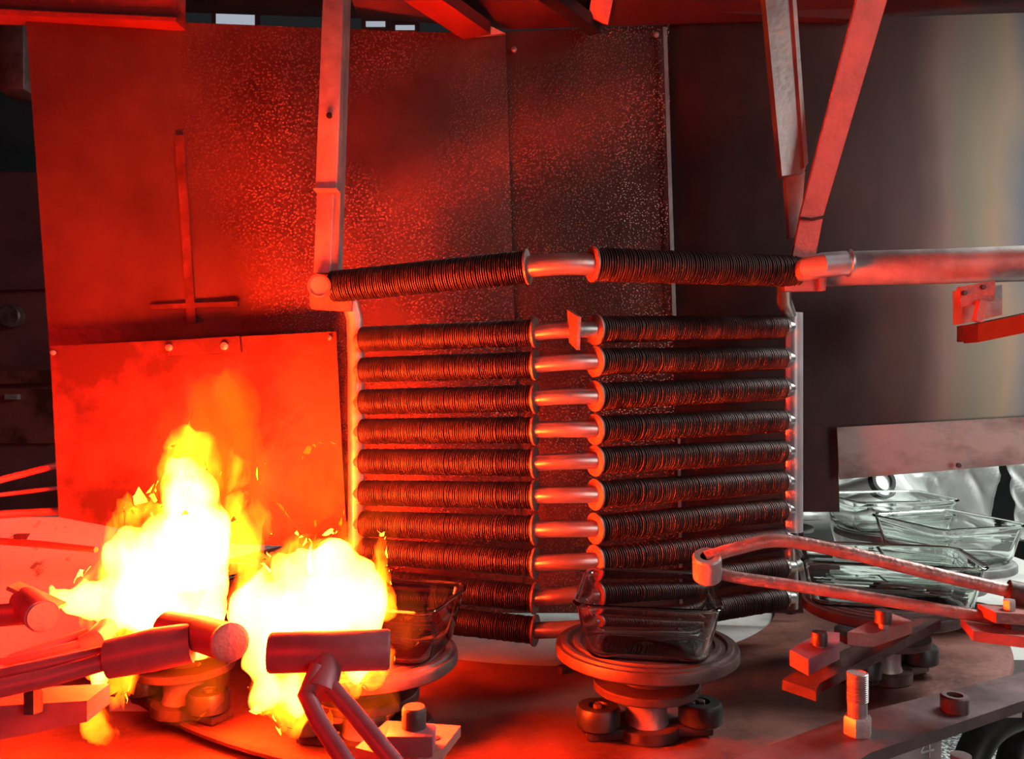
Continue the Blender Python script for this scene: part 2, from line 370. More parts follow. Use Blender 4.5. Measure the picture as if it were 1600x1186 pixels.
for i, (y0, y1, y2, y3) in enumerate(rows):
    a = P(566, y0, 1.68); b = P(836, y1, 1.565); c = P(930, y2, 1.565); d = P(1221, y3, 1.80)
    place_tube(fin_small, a, b); place_tube(fin_small, d, c)
    flange(b, b-a, 0.0295, 0.016); flange(c, c-d, 0.0295, 0.016)
    obj('elbow', MB().tube(elbow_path(b, c), 0.0155, 18), M['steel'], rad)
    obj('stub', MB().tube([P(556, y0+1, 1.70), a], 0.013, 12), M['steel_worn'], rad)
    obj('stub', MB().tube([d, P(1238, y3-1, 1.82)], 0.014, 12), M['steel'], rad)
    obj('weld', MB().lathe([(0.013,-0.005),(0.018,-0.002),(0.0175,0.003),(0.013,0.006)], 12, Matrix.Translation(P(1230, y3, 1.81)) @ Euler((0,PI/2,0)).to_matrix().to_4x4(), True), M['steel'], rad)
# top row
a = P(520,448,1.66); b = P(824,417,1.56); c = P(926,413,1.56); d = P(1246,424,1.70)
place_tube(fin_big, a, b); place_tube(fin_big, d, c)
flange(b, b-a, 0.034, 0.02); flange(c, c-d, 0.034, 0.02)
obj('elbow', MB().tube(elbow_path(b, c), 0.0205, 20), M['steel'], rad)
# header pipes
obj('header_pipe', MB().tube([P(546,470,1.69), P(554,500,1.70), P(556,560,1.70), P(557,975,1.70)], 0.0165, 18), M['steel_worn'], rad)
obj('header_pipe', MB().tube([P(1225,440,1.74), P(1225,470,1.77), P(1236,500,1.83), P(1236,950,1.83)], 0.0155, 18), M['steel'], rad)
hs = MB()
for k in range(8):
    t0 = R(-20+k*22.5); t1 = R(-20+(k+1)*22.5)
    def q(t, y, r): 
        c_ = P(1236, y, 1.83); return c_ + Vector((math.cos(t-PI/2-0.45)*r, math.sin(t-PI/2-0.45)*r, 0))
    vs = [hs.bm.verts.new(v) for v in (q(t0,489,0.022), q(t1,489,0.022), q(t1,830,0.022), q(t0,830,0.022))]
    hs.bm.faces.new(vs)
bmesh.ops.remove_doubles(hs.bm, verts=hs.bm.verts, dist=1e-5)
bmesh.ops.solidify(hs.bm, geom=list(hs.bm.faces), thickness=0.003)
obj('half_shell', hs, M['pale_pipe'], rad, label='bare half-round guard on the right header')
obj('end_cap', MB().lathe([(0,0),(0.023,0),(0.023,0.05),(0,0.05)], 24, Matrix.Translation(P(499,447,1.62)) @ Euler((-PI/2,0,0)).to_matrix().to_4x4()), M['steel_worn'], rad)
obj('end_cap_rim', MB().lathe([(0.019,-0.003),(0.023,-0.003),(0.023,0.001),(0.019,0.001)], 24, Matrix.Translation(P(499,447,1.62)) @ Euler((-PI/2,0,0)).to_matrix().to_4x4(), True), M['flange'], rad)
obj('bracket', MB().prism([P(484,440,1.66),P(520,462,1.66),P(549,470,1.66),P(548,486,1.66),P(488,483,1.66),P(484,479,1.66)], (0,0.02,0)), M['paint_pink'], rad)
obj('bracket', MB().prism([P(1226,432,1.69),P(1280,430,1.69),P(1292,430,1.70),P(1290,454,1.70),P(1226,455,1.69)], (0,0.02,0)), M['paint_pink'], rad)
obj('bracket_rib', MB().prism([P(1281,432,1.683),P(1289,430,1.683),P(1287,452,1.683),P(1282,453,1.683)], (0,0.008,0)), M['paint_pink'], rad)
obj('plate_tab', MB().prism([P(886,484,1.55), P(903,495,1.50), P(901,547,1.50), P(889,535,1.55)], (0.006,0.001,0)), M['flange'], rad)

# supply pipe
sp = thing('supply_pipe', 'large bare steel pipe running right from the radiator top', 'pipe', P(1430,417,1.66))
obj('pipe', MB().tube([P(1280,423,1.76), P(1340,419,1.72), P(1480,416,1.68), P(1700,408,1.62)], 0.0355, 28), M['steel_worn'], sp)
obj('elbow', MB().tube([P(1247,424,1.69), P(1262,420,1.655), P(1285,414,1.64), P(1326,411,1.655)], [0.021,0.0235,0.0245,0.0245], 24), M['pale_pipe'], sp, label='bright elbow glowing with firelight')
obj('weld_ring', MB().lathe([(0.024,-0.004),(0.028,-0.001),(0.028,0.002),(0.024,0.004)], 24, Matrix.Translation(P(1326,411,1.655)) @ Euler((0,PI/2,0)).to_matrix().to_4x4(), True), M['steel'], sp)

# hangers
hp = thing('support_post', 'square steel post hanging down to the left radiator corner', 'post', P(503,430,1.64))
def rectpost(mb, a, b, wx, wy): return mb.bar(a, b, wx, wy, up=(0,1,0), bevel=0.002)
obj('post_upper', rectpost(MB(), P(524,-20,1.66), P(512,298,1.655), 0.042, 0.03), M['steel_worn'], hp)
obj('post_lower', rectpost(MB(), P(511,290,1.665), P(505,428,1.665), 0.034, 0.022), M['steel_worn'], hp)
obj('side_flange', MB().bar(P(540,-20,1.685), P(526,425,1.685), 0.014, 0.045, up=(0,1,0)), M['steel_worn'], hp)
obj('bolt_hole', MB().lathe([(0,0),(0.006,0),(0.006,0.004),(0,0.004)], 16, Matrix.Translation(P(515,181,1.638)) @ Euler((PI/2,0,0)).to_matrix().to_4x4()), M['black'], hp)
obj('weld_bead', MB().box(P(511,298,1.645), (0.046,0.03,0.004)), M['steel_worn'], hp)
rp = thing('support_post', 'bare channel post hanging behind the pink diagonal strap', 'post', P(1243,365,1.72))
obj('post_upper', MB().prism([P(1194,-20,1.72),P(1240,-20,1.72),P(1260,258,1.72),P(1256,270,1.72),P(1222,275,1.72)], (0,0.03,0)), M['steel'], rp)
obj('side_flange', MB().prism([P(1237,-20,1.71),P(1243,-20,1.71),P(1263,255,1.71),P(1257,262,1.71)], (0,0.05,0)), M['steel'], rp)
obj('post_lower', MB().prism([P(1227,268,1.735),P(1258,268,1.735),P(1252,340,1.735),P(1240,372,1.735),P(1234,372,1.735)], (0,0.02,0)), M['steel_worn'], rp)
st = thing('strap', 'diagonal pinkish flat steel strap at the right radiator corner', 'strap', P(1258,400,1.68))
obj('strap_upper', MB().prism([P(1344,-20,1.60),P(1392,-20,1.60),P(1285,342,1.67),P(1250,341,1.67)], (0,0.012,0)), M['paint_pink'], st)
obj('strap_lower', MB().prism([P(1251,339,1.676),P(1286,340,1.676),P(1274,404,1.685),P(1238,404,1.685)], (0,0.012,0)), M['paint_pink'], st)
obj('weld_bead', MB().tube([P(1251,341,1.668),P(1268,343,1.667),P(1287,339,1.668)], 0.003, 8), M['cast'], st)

# clamp and arm under the supply pipe at right
cl = thing('pipe_clamp', 'red-lit bolted clamp block under the large right pipe', 'clamp', P(1530,505,1.62))
obj('clamp_plate', MB().prism([P(1500,448,1.60),P(1555,438,1.59),P(1554,470,1.59),P(1501,480,1.60)], (0,0.012,0)), M['paint_pink'], cl)
obj('clamp_block', MB().prism([P(1503,452,1.625),P(1566,445,1.61),P(1566,492,1.61),P(1504,506,1.625)], (0,0.035,0)), M['steel_worn'], cl)
obj('strut', MB().bar(P(1534,470,1.588), P(1527,503,1.588), 0.014, 0.014), M['paint_pink'], cl)
for x, y in ((1505,458),(1534,449)):
    obj('bolt', MB().hexbolt(P(x,y,1.597), 0.005, 0.008, 6, (0,-1,0)), M['cast'], cl)
ar = thing('cantilever_beam', 'dark red beam jutting in at right under the clamp', 'beam', P(1570,515,1.6))
obj('arm', MB().prism([P(1528,506,1.60),P(1660,478,1.50),P(1660,508,1.50),P(1528,535,1.60)], (0,0.05,0)), M['canopy'], ar)
obj('arm_end', MB().prism([P(1504,508,1.66),P(1530,507,1.61),P(1530,534,1.61),P(1504,533,1.66)], (0.01,0.04,0)), M['cast'], ar)

# ------------------------------------------------------------------ dish stands (turntable spindles)
def make_stand():
    t = thing('dish_stand', 'x', 'stand', (0,0,0), 'spindle stands around the turntable')
    prof = [(0,0.150),(0.020,0.150)]
    for r0 in (0.035,0.055,0.075,0.095,0.115,0.135):
        prof += [(r0-0.006,0.150),(r0-0.004,0.154),(r0+0.004,0.154),(r0+0.006,0.150)]
    prof += [(0.148,0.150),(0.150,0.146),(0.150,0.134),(0.146,0.131),(0,0.131)]
    obj('grooved_plate', MB().lathe(prof, 64), M['plate'], t)
    obj('neck', MB().lathe([(0,0.085),(0.045,0.085),(0.045,0.131),(0,0.131)], 32), M['cast'], t)
    obj('lower_disc', MB().lathe([(0,0.075),(0.086,0.075),(0.088,0.077),(0.088,0.087),(0.086,0.089),(0,0.089)], 48), M['plate'], t)
    obj('hub', MB().lathe([(0,0.02),(0.037,0.02),(0.034,0.03),(0.034,0.075),(0,0.075)], 32), M['steel_worn'], t)
    b = MB().lathe([(0,0.002),(0.055,0.002),(0.055,0.02),(0,0.02)], 40)
    b.box((0,-0.005,0.012), (0.21,0.05,0.018), bevel=0.004)
    obj('base_flange', b, M['cast'], t)
    for s in (-1, 1):
        rl = obj('roller', MB().lathe([(0,0.022),(0.030,0.022),(0.036,0.027),(0.036,0.052),(0.032,0.058),(0.016,0.058),(0.014,0.052),(0,0.052)], 32, Matrix.Translation((s*0.085,-0.02,0))), M['black'], t)
        obj('roller_bolt', MB().hexbolt((s*0.085,-0.02,0.052), 0.008, 0.008, 6), M['cast'], rl)
    return t
stand0 = make_stand()
stands = [(0.222,1.375,0.1,'stand under the front centre glass dish, black rollers in full view'),
          (-0.237,1.335,-0.2,'stand under the orange-lit dish beside the right flame'),
          (-0.58,1.47,-0.5,'stand under the dish inside the left flame'),
          (0.725,1.63,0.5,'stand under the large dish behind the copper burner tubes'),
          (1.06,2.03,-1.05,'stand under the clear dish at the right picture edge'),
          (1.10,2.43,1.6,'stand under the farthest glass dish by the silver curtain'),
          (0.93,2.82,2.0,'empty pale stand just right of the dark shield foot')]
for i, (x, y, a, lab) in enumerate(stands):
    if i == 0:
        stand0.location = (x, y, RZ); stand0.rotation_euler = (0,0,a); stand0['label'] = lab
    else:
        c_ = dup(stand0, (x, y, RZ), a, lab)
        if i >= 4:      # the far stands get paler grey plates
            for ch in c_.children:
                if ch.name.startswith(('grooved_plate', 'lower_disc')):
                    ch.material_slots[0].link = 'OBJECT'; ch.material_slots[0].material = M['plate_grey']

# ------------------------------------------------------------------ glass baking dishes
def rrect(hx, hy, r, n=6):
    out = []
    for cx, cy, a0 in ((hx-r,hy-r,0),(-hx+r,hy-r,90),(-hx+r,-hy+r,180),(hx-r,-hy+r,270)):
        for k in range(n+1):
            t = R(a0+90*k/n); out.append((cx+r*math.cos(t), cy+r*math.sin(t)))
    return out
def dish(W, D, H, loc, rot, label, flat_walls=False):
    b = MB(); th = 0.0055
    levels = []
    tb = 0.018    # taper
    # outer from bottom to rim, then inner down
    def lev(hx, hy, r, z): levels.append([b.bm.verts.new((x, y, z)) for x, y in rrect(hx, hy, r)])
    hx, hy = W/2, D/2
    lev(hx-tb-0.016, hy-tb-0.016, 0.02, 0.0)
    lev(hx-tb-0.006, hy-tb-0.006, 0.026, 0.003)
    lev(hx-tb, hy-tb, 0.030, 0.012)
    lev(hx-0.004, hy-0.004, 0.030, H-0.008)
    lev(hx, hy, 0.030, H-0.006)
    lev(hx+0.001, hy+0.001, 0.030, H-0.003)
    lev(hx-0.001, hy-0.001, 0.030, H)
    lev(hx-th, hy-th, 0.026, H-0.001)
    lev(hx-th-0.003, hy-th-0.003, 0.026, H-0.007)
    lev(hx-tb-th, hy-tb-th, 0.026, 0.016)
    lev(hx-tb-th-0.006, hy-tb-th-0.006, 0.022, 0.009)
    lev(hx-tb-th-0.016, hy-tb-th-0.016, 0.016, 0.0065)
    for a_, c_ in zip(levels, levels[1:]):
        n = len(a_)
        for k in range(n):
            f_ = b.bm.faces.new((a_[k], a_[(k+1)%n], c_[(k+1)%n], c_[k]))
            if flat_walls and k % 7 == 6 and (a_ is levels[2] or a_ is levels[8]): f_.material_index = 1
    for f_ in (b.bm.faces.new(levels[0][::-1]), b.bm.faces.new(levels[-1])): f_.material_index = 1
    o = obj('glass_baking_dish', b, M['glass'], angle=60)
    o.data.materials.append(M['glass_base'])
    o.location = loc; o.rotation_euler = (0, 0, rot)
    return tag(o, label, 'dish', 'glass baking dishes on the stands')
DT = RZ+0.1545
dish(0.225,0.250,0.092,(0.222,1.360,DT),R(-10),'clear square glass baking dish on the front centre stand', True)
dish(0.300,0.185,0.092,(-0.237,1.335,DT),R(-15),'glass baking dish glowing orange beside the right flame')
dish(0.220,0.230,0.092,(-0.58,1.455,DT),R(-12),'glass baking dish engulfed by the left flame')
dish(0.325,0.210,0.092,(0.725,1.625,DT),R(-12),'long clear glass baking dish behind the two copper burner tubes')
dish(0.255,0.250,0.092,(1.06,2.03,DT),R(16),'greenish clear glass baking dish at the right picture edge')
dish(0.320,0.220,0.092,(1.10,2.43,DT),R(8),'farthest glass baking dish, before the silver curtain')

# ------------------------------------------------------------------ flames
def fire_mesh(blobs, d, voxel, disp, dscale, seed):
    """blobs: (px, py, r_px, squash in depth, stretch in height) grown together, then torn by turbulence"""
    b = MB()
    for bl in blobs:
        px, py, r = bl[:3]; dd = bl[3] if len(bl) > 3 else 0.0; sz = bl[4] if len(bl) > 4 else 1.0
        c = P(px, py, d+dd); rr = r*d/F
        bmesh.ops.create_icosphere(b.bm, subdivisions=3, radius=1.0, matrix=Matrix.Translation(c) @ Matrix.Diagonal((rr, rr*0.9, rr*sz, 1)))
    me = bpy.data.meshes.new('fire_src'); b.bm.to_mesh(me); b.bm.free()
    o = bpy.data.objects.new('fire_src', me); C.objects.link(o)
    rm = o.modifiers.new('r', 'REMESH'); rm.mode = 'VOXEL'; rm.voxel_size = voxel
    dg = bpy.context.evaluated_depsgraph_get()
    out = bpy.data.meshes.new_from_object(o.evaluated_get(dg))
    bpy.data.objects.remove(o)
    out.update()
    for v in out.vertices:
        q = v.co*dscale + Vector((seed*7.1, seed*3.3, seed)); q.z *= 0.6
        w1 = noise.noise_vector(q*0.55); w2 = noise.noise_vector(q*1.3)
        w3 = noise.noise_vector(q*2.9); lift = noise.noise(Vector((v.co.x*30+seed, v.co.y*30, v.co.z*6)))
        v.co += w1*disp + w2*disp*0.6 + w3*disp*0.28 + Vector((0, 0, max(0, lift)*disp*1.6*max(0.0, v.normal.z+0.3)))
    for p in out.polygons: p.use_smooth = True
    return out
def fl(name, me, m, parent): return obj(name, me, m, parent)

fr = thing('flame', 'right burst of white and yellow fire behind the cross burner', 'flame', P(490,1000,1.13))
fl('flame_core', fire_mesh([(480,960,75),(540,945,62),(420,965,62),(470,900,45),(520,890,45),(395,955,30),(400,1030,32),(415,1080,34),(455,1085,30),(560,1020,30,0,1.4),(545,900,35)], 1.13, 0.006, 0.016, 26, 1), M['fire_core'], fr)
fl('flame_tongues', fire_mesh([(485,950,105),(545,880,42,0,1.3),(430,935,42),(440,1060,62,0,1.1),(565,1030,45,0,1.3),(585,940,34),(560,860,20,0,1.4)], 1.14, 0.006, 0.03, 30, 2), M['fire_edge'], fr)
fl('flame_wisps', fire_mesh([(570,840,45,0,1.5),(610,980,45),(560,1090,60),(300,1085,60)], 1.15, 0.008, 0.03, 22, 3), M['fire_wisp'], fr)
fL = thing('flame', 'left tower of white and yellow fire over the left burners', 'flame', P(260,920,1.32))
fl('flame_core', fire_mesh([(265,880,72),(300,850,62),(240,930,72),(300,915,50),(295,790,45,0,1.2),(292,745,28,0,1.2),(200,940,50),(215,870,45),(140,935,30),(110,930,18),(90,927,9),(300,970,50),(155,1030,22,-0.1),(150,1060,16,-0.1)], 1.32, 0.007, 0.016, 22, 4), M['fire_core'], fL)
fl('flame_tongues', fire_mesh([(270,860,86),(305,760,60,0,1.2),(340,800,46),(372,850,42),(395,815,22,0,1.4),(215,930,80),(160,1040,34,-0.1,1.5),(150,1110,22,-0.1,1.6),(160,1140,14,-0.1,1.6),(380,740,18)], 1.34, 0.007, 0.032, 26, 5), M['fire_edge'], fL)
fl('flame_wisps', fire_mesh([(340,640,55,0,1.1),(330,720,80,0,1.1),(410,760,60),(450,790,60),(510,745,30,0,1.6),(420,840,60)], 1.45, 0.009, 0.035, 18, 6), M['fire_wisp'], fL)
for (x, y, d, p) in ((480,930,1.16,11),(560,940,1.2,11),(270,880,1.36,22),(300,780,1.36,13),(125,930,1.33,4)):
    flame_lamp(P(x, y, d), p)
# unseen red lamps added left of the picture, for further burner flames
flame_lamp((-1.35, 0.95, 1.5), 22, 0.12)
flame_lamp((-0.55, 0.28, 1.40), 15, 0.10)


# ------------------------------------------------------------------ burners
b1 = thing('cross_burner', 'dark tee-shaped burner held in front of the right flame', 'burner', P(500,1060,1.0))
obj('burner_tube', MB().lathe([(0,0),(0.022,0),(0.0238,0.003),(0.0238,0.139),(0.022,0.142),(0,0.142)], 32, Matrix.Translation(P(420,1020,0.985)) @ Vector((0,0,1)).rotation_difference(P(605,1015,1.0)-P(420,1020,0.985)).to_matrix().to_4x4()), M['burner'], b1)
obj('stem', MB().tube([P(512,1018,0.99), P(508,1048,0.975), P(497,1082,0.955)], [0.020,0.019,0.021], 20), M['burner'], b1)
obj('feed_tube', MB().tube([P(496,1040,0.965), P(478,1085,0.945), P(500,1130,0.92), P(556,1215,0.88)], [0.009,0.010,0.010,0.010], 14), M['burner'], b1)
obj('feed_tube', MB().tube([P(505,1060,0.965), P(550,1110,0.94), P(635,1215,0.89)], 0.010, 14), M['burner'], b1)

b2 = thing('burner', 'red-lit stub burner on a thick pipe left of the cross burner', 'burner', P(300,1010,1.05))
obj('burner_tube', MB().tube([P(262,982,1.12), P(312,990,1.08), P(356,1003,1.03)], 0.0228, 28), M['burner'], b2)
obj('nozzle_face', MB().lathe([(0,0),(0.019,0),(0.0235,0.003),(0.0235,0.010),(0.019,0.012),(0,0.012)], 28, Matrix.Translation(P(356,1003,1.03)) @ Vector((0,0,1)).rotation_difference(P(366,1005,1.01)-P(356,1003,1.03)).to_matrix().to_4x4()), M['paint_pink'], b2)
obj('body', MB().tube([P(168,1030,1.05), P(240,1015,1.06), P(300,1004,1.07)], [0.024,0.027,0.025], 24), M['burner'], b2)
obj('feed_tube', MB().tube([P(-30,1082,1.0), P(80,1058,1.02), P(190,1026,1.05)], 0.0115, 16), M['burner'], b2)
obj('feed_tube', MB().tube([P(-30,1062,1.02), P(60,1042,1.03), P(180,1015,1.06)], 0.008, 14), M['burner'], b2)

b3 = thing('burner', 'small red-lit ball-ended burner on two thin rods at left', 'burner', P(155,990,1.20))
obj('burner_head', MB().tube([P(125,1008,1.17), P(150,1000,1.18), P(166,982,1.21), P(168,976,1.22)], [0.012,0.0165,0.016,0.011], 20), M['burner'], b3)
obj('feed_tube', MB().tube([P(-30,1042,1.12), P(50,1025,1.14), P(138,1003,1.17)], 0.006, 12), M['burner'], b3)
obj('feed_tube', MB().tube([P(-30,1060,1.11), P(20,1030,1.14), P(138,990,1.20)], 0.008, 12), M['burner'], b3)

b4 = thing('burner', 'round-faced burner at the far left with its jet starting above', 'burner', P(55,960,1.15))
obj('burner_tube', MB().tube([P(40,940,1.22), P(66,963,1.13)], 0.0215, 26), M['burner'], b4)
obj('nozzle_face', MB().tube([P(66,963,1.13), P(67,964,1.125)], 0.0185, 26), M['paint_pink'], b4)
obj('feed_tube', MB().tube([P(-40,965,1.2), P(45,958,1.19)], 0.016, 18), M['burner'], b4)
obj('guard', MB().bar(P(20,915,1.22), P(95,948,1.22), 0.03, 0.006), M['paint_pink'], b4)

gp = obj('gas_pipe', MB().tube([P(-40,843,1.5), P(60,850,1.45), P(150,859,1.4)], [0.006,0.006,0.005], 12), M['rod_red']); tag(gp, 'thin red gas pipe pointing at the left flame from the left edge', 'pipe')
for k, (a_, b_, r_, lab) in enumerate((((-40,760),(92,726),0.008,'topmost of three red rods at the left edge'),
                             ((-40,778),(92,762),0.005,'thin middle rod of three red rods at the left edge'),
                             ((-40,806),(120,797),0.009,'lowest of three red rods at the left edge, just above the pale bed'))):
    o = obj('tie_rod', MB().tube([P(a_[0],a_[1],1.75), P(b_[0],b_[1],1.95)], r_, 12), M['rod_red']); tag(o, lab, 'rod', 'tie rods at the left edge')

b5 = thing('copper_burner', 'ring burner on two pink copper tubes over the front centre dish', 'burner', P(1105,885,1.24))
ax = (P(1118,888,1.30)-P(1092,874,1.22)).normalized()
mh = Matrix.Translation(P(1105,884,1.24)) @ Vector((0,0,1)).rotation_difference(Vector((-0.12,-0.42,0.9)).normalized()).to_matrix().to_4x4()
obj('burner_head', MB().lathe([(0.010,0.018),(0.019,0.019),(0.0215,0.016),(0.0215,-0.020),(0.018,-0.024),(0.0,-0.024)], 28, mh), M['steel_worn'], b5)
obj('burner_socket', MB().lathe([(0.0,0.004),(0.011,0.004),(0.011,0.0162),(0.0095,0.0162)], 20, mh), M['cast'], b5)
def smooth_path(pts, n=8):
    out = []
    for i in range(len(pts)-1):
        p0 = pts[max(i-1,0)]; p1 = pts[i]; p2 = pts[i+1]; p3 = pts[min(i+2,len(pts)-1)]
        for k in range(n):
            t = k/n
            out.append(0.5*((2*p1)+(p2-p0)*t+(2*p0-5*p1+4*p2-p3)*t*t+(3*p1-p0-3*p2+p3)*t**3))
    out.append(pts[-1]); return out
obj('feed_tube', MB().tube(smooth_path([P(1102,872,1.24), P(1150,857,1.24), P(1215,845,1.24), P(1300,858,1.23), P(1440,892,1.21), P(1580,924,1.19)]), 0.0098, 14), M['copper'], b5)
obj('feed_tube', MB().tube(smooth_path([P(1118,894,1.25), P(1150,902,1.24), P(1240,915,1.23), P(1400,941,1.20), P(1520,961,1.17), P(1640,978,1.15)]), 0.0088, 14), M['copper'], b5)
obj('manifold', MB().tube([P(1575,926,1.19), P(1660,945,1.17)], 0.0185, 20), M['cast'], b5)

# ------------------------------------------------------------------ right front clamp work
ca = thing('clamp_fixture', 'blurred dark steel arm with two bolted blocks below the copper burner', 'arm', P(1330,1040,1.15))
obj('arm_bar', MB().prism([P(1222,1062,1.16),P(1258,1040,1.22),P(1440,965,1.26),P(1470,968,1.20),P(1280,1068,1.13),P(1275,1080,1.13)], (0,0.0,-0.014)), M['cast'], ca)
obj('block', MB().prism([P(1234,1040,1.16),P(1263,1056,1.14),P(1312,1030,1.19),P(1312,1012,1.22),P(1290,1010,1.24),P(1262,1022,1.22)], (0,0,0.022)), M['burner'], ca)
obj('block', MB().prism([P(1324,1008,1.15),P(1365,1011,1.15),P(1425,990,1.19),P(1390,976,1.22)], (0,0,0.018)), M['paint_pink'], ca)
for (x, y, d, h) in ((1280,1019,1.18,0.03),(1380,985,1.17,0.022)):
    s_ = obj('bolt', MB().tube([P(x,y+10,d), P(x,y-12,d)], 0.007, 12), M['steel_worn'], ca)
    obj('bolt_head', MB().hexbolt(P(x,y-12,d), 0.0115, 0.018, 12), M['cast'], s_)
obj('clamp_disc', MB().lathe([(0,0),(0.068,0),(0.070,0.004),(0.070,0.012),(0.068,0.014),(0,0.014)], 40, Matrix.Translation(P(1384,1006,1.36))), M['cast'], ca) if False else None
su = thing('stud', 'upright threaded stud with a hex nut under the clamp arm', 'bolt', P(1340,1142,1.10))
sp_ = [P(1340,1052,1.10)]
obj('shank', MB().tube([P(1340,1130,1.10), P(1339,1052,1.10)], 0.0125, 16), M['steel_worn'], su)
th_ = MB()
for k in range(14): th_.lathe([(0.0124,-0.0012),(0.0138,0),(0.0124,0.0012)], 16, Matrix.Translation(P(1340,1052+k*3.2,1.10)), True)
obj('thread', th_, M['steel_worn'], su)
obj('hex_nut', MB().hexbolt(P(1340,1146,1.10), 0.0185, 0.024, 6), M['steel_worn'], su)

br = thing('bracket_plate', 'thick purplish steel bracket plate at the lower right corner', 'bracket', P(1480,1150,1.08))
BZ = P(1340,1146,1.10).z
def G(px, py): return ground(px, py, BZ)
bp = [G(1120,1195), G(1200,1165), G(1345,1113), G(1420,1095), G(1590,1052), G(1680,1035), G(1680,1072), G(1590,1098), G(1360,1176), G(1325,1200)]
obj('plate', MB().prism(bp, (0,0,-0.016)), M['bracket'], br)
fa = G(1372,1172)+Vector((0,0.014,-0.016)); fb = G(1479,1136)+Vector((0,0.014,-0.016)); dn = Vector((0,0,-0.11))
bb = obj('beam', MB().prism([fa, fb, fb+dn, fa+dn], (0.02,0.05,0)), M['steel_worn'], br, 'side bar with a chalked number')
fn = (fb-fa).cross(dn).normalized(); eye = Vector((0,0,EYE))
def on_face(px, py):
    d_ = P(px, py, 1.0)-eye; t = (fa-eye).dot(fn)/d_.dot(fn); return eye+d_*t
nb = MB()
for p0, p1 in (((1446,1160),(1438,1176)),((1438,1176),(1459,1171)),((1452,1157),(1452,1184))):
    nb.bar(on_face(*p0), on_face(*p1), 0.0028, 0.0016, up=fn)
obj('chalk_number', nb, M['chalk'], bb, 'chalked digit 4')
sb = obj('socket_bolt', MB().lathe([(0,0),(0.019,0),(0.019,0.020),(0.0175,0.022),(0.011,0.022),(0.011,0.012),(0,0.012)], 12, Matrix.Translation(G(1492,1110))), M['bracket'], br)
obj('stud', MB().tube([G(1495,1150)+Vector((0,-0.01,-0.02)), G(1495,1150)+Vector((0,-0.01,-0.16))], 0.0125, 14), M['steel_worn'], br)

# wedge plate by the bottom middle with a bolted clamp
wp = thing('base_plate', 'small red-lit flat plate with a bolted block, bottom middle', 'plate', P(650,1160,1.15))
WZ = 1.035
def GW(px, py): return ground(px, py, WZ)
obj('plate', MB().prism([GW(555,1168),GW(605,1126),GW(720,1134),GW(690,1172),GW(640,1190)], (0,0,-0.014)), M['paint_pink'], wp)
obj('block', MB().box(GW(642,1172)+Vector((0,0,0.012)), (0.06,0.04,0.028), bevel=0.004), M['burner'], wp)
obj('bolt', MB().hexbolt(GW(647,1168)+Vector((0,0,0.026)), 0.0155, 0.026, 12), M['cast'], wp)
obj('hole', MB().lathe([(0,0),(0.007,0),(0.007,0.0012),(0,0.0012)], 14, Matrix.Translation(GW(680,1154))), M['black'], wp)
obj('frame_bar', MB().bar(GW(640,1172)+Vector((0,0,-0.025)), GW(640,1172)+Vector((-0.05,-0.5,-0.12)), 0.05, 0.02), M['cast'], wp)

lc = thing('clamp_block', 'dark red clamp block with a bolt at the lower left edge', 'clamp', P(70,1125,1.05))
obj('jaw', MB().prism([P(-40,1105,1.02),P(136,1095,1.06),P(136,1128,1.06),P(-40,1165,1.02)], (0,0.06,0)), M['burner'], lc)
obj('bolt', MB().hexbolt(P(52,1112,1.035), 0.012, 0.03, 6), M['cast'], lc)
lp = obj('rounded_foot', MB().lathe([(0,0),(0.075,0),(0.075,0.02),(0.065,0.03),(0,0.034)], 32, Matrix.Translation((-0.66,1.12,0.882))), M['paint_pink']); tag(lp, 'rounded pink-lit foot at the bottom left corner', 'foot')

# ------------------------------------------------------------------ background
def curtain(x0, x1, nx, off, label):
    cu = MB(); NZ = 60; grid = []
    for i in range(nx+1):
        row = []
        for j in range(NZ+1):
            x = x0+(x1-x0)*i/nx; z = 0.90+0.65*j/NZ
            if i in (0, nx): x += 0.025*noise.noise(Vector((z*6, off, 0)))
            q = Vector((x*3.2+z*1.4+off, z*1.6, 1.7+off))
            y = 3.05+0.14*noise.noise(q)+0.11*abs(noise.noise(q*2.3))+0.05*abs(noise.noise(q*5.1))
            row.append(cu.bm.verts.new((x, y, z)))
        grid.append(row)
    for i in range(nx):
        for j in range(NZ): cu.bm.faces.new((grid[i][j], grid[i+1][j], grid[i+1][j+1], grid[i][j+1]))
    bmesh.ops.solidify(cu.bm, geom=list(cu.bm.faces), thickness=0.003)
    tag(obj('heat_curtain', cu, M['foil'], angle=180), label, 'curtain')
curtain(1.15, 1.80, 60, 0.0, 'crumpled silver heat curtain hanging behind the farthest dish')
curtain(1.835, 2.5, 50, 4.3, 'silver heat curtain at the right picture edge, past the dark slit')
sp2 = thing('silver_pipe', 'short silver pipe with a dark collar under the pale strip', 'pipe', P(1345,762,2.75))
obj('pipe', MB().tube([P(1300,775,2.9), P(1378,752,2.65)], 0.032, 20), M['foil'], sp2)
obj('collar', MB().lathe([(0.03,-0.012),(0.042,-0.012),(0.042,0.012),(0.03,0.012)], 24, Matrix.Translation(P(1378,752,2.65)) @ Vector((0,0,1)).rotation_difference(P(1378,752,2.65)-P(1300,775,2.9)).to_matrix().to_4x4(), True), M['black'], sp2)
cb = thing('cabinet', 'dark steel cabinet standing beyond the left end of the shield', 'cabinet', (-2.6, 4.3, 0))
obj('body', MB().box((-2.8,4.3,1.25), (2.2,0.6,2.5), bevel=0.01), M['dark'], cb)
obj('rail', MB().bar(P(-60,452,3.98), P(170,446,3.98), 0.03, 0.02), M['dark'], cb)
obj('rail', MB().bar(P(-60,592,3.98), P(170,585,3.98), 0.03, 0.06), M['sheet_rust'], cb)
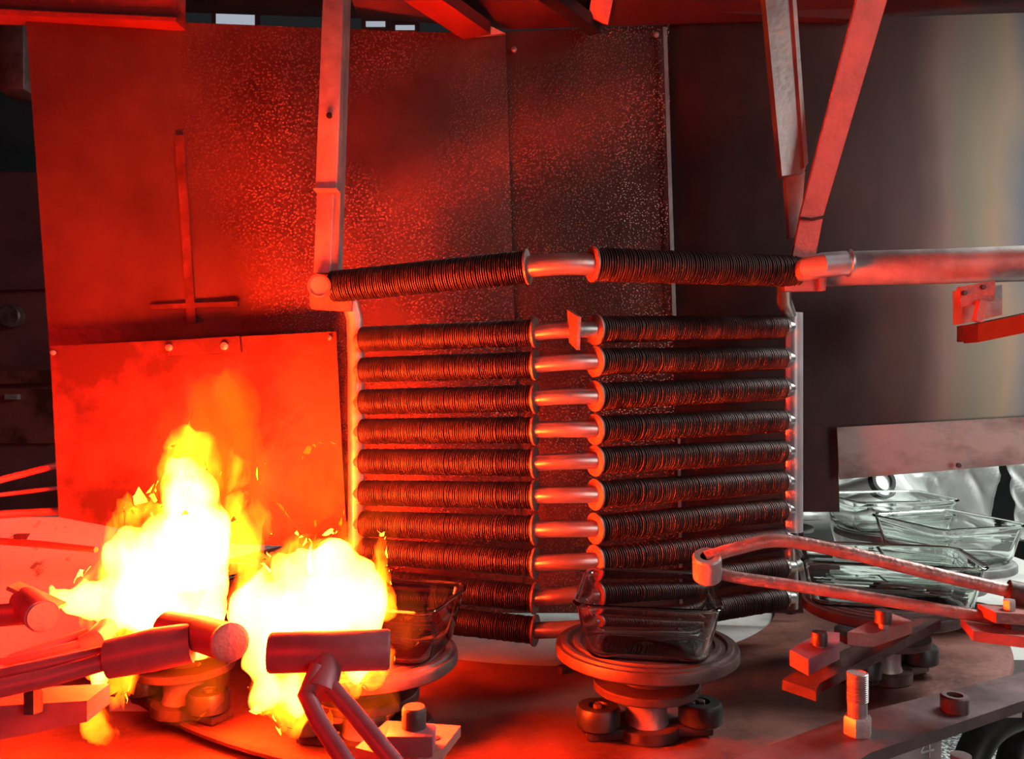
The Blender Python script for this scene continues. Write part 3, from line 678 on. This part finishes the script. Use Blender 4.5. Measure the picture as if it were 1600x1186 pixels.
obj('knob', MB().hexbolt(P(22,495,4.0), 0.055, 0.05, 20, (0,-1,0)), M['cast'], cb)
obj('door_panel', MB().box(P(40,650,3.99), (0.3,0.02,0.26)), M['sheet_rust'], cb)
obj('latch', MB().box(P(20,620,3.97), (0.06,0.03,0.025)), M['sheet_light'], cb)
pb = obj('control_box', MB().box(P(32,95,2.6), (0.09,0.12,0.22), bevel=0.008), M['plate']); tag(pb, 'grey box hung left of the shield top corner', 'box')

for k,(x0,y0,x1,y1) in enumerate(((338,12,398,40),(572,34,602,42),(618,40,648,47),(1530,6,1640,20))):
    m_ = bpy.data.materials.get('daylit_pane')
    if not m_:
        m_, nt_, out_ = nodes_of('daylit_pane'); e_ = nt_.nodes.new('ShaderNodeEmission'); e_.inputs[0].default_value = (0.62,0.68,0.78,1); e_.inputs[1].default_value = 0.6; nt_.links.new(e_.outputs[0], out_.inputs[0])
    a_ = P(x0,y0,6.93); b_ = P(x1,y1,6.93)
    fr_ = structure(obj('window_%d' % (k+1), MB().box((a_+b_)/2+Vector((0,0.01,0)), (b_.x-a_.x+0.08, 0.02, a_.z-b_.z+0.08)), M['dark']))
    obj('pane', MB().box((a_+b_)/2, (b_.x-a_.x, 0.02, a_.z-b_.z)), m_, fr_)

hz = obj('black_hose', MB().tube(smooth_path([P(1680,1085,2.0), P(1600,1112,1.95), P(1545,1140,1.9), P(1512,1200,1.85), P(1490,1300,1.8)]), 0.035, 16), M['black']); tag(hz, 'thick black hose passing left of the speckled floor patch, lower right', 'hose')
hz = obj('black_hose', MB().tube(smooth_path([P(1700,1108,2.1), P(1618,1135,2.05), P(1590,1180,2.0), P(1570,1300,1.95)]), 0.042, 16), M['black']); tag(hz, 'thick black hose at the lower right corner of the picture', 'hose')

tc = thing('tube_clamp', 'bolted block gripping the lower copper burner tube at the right edge', 'clamp', P(1580,990,1.14))
obj('block', MB().prism([P(1556,957,1.13),P(1640,962,1.13),P(1640,980,1.13),P(1556,974,1.13)], (0,0.045,0)), M['paint_pink'], tc)
obj('bolt', MB().hexbolt(P(1577,957,1.15), 0.0085, 0.018, 6), M['steel_worn'], tc)
obj('bar', MB().prism([P(1521,986,1.13),P(1640,1000,1.10),P(1640,1018,1.10),P(1521,1002,1.13)], (0.02,0.07,0)), M['paint_pink'], tc)
obj('spacer', MB().bar(P(1585,970,1.15), P(1585,992,1.15), 0.02, 0.02), M['cast'], tc)
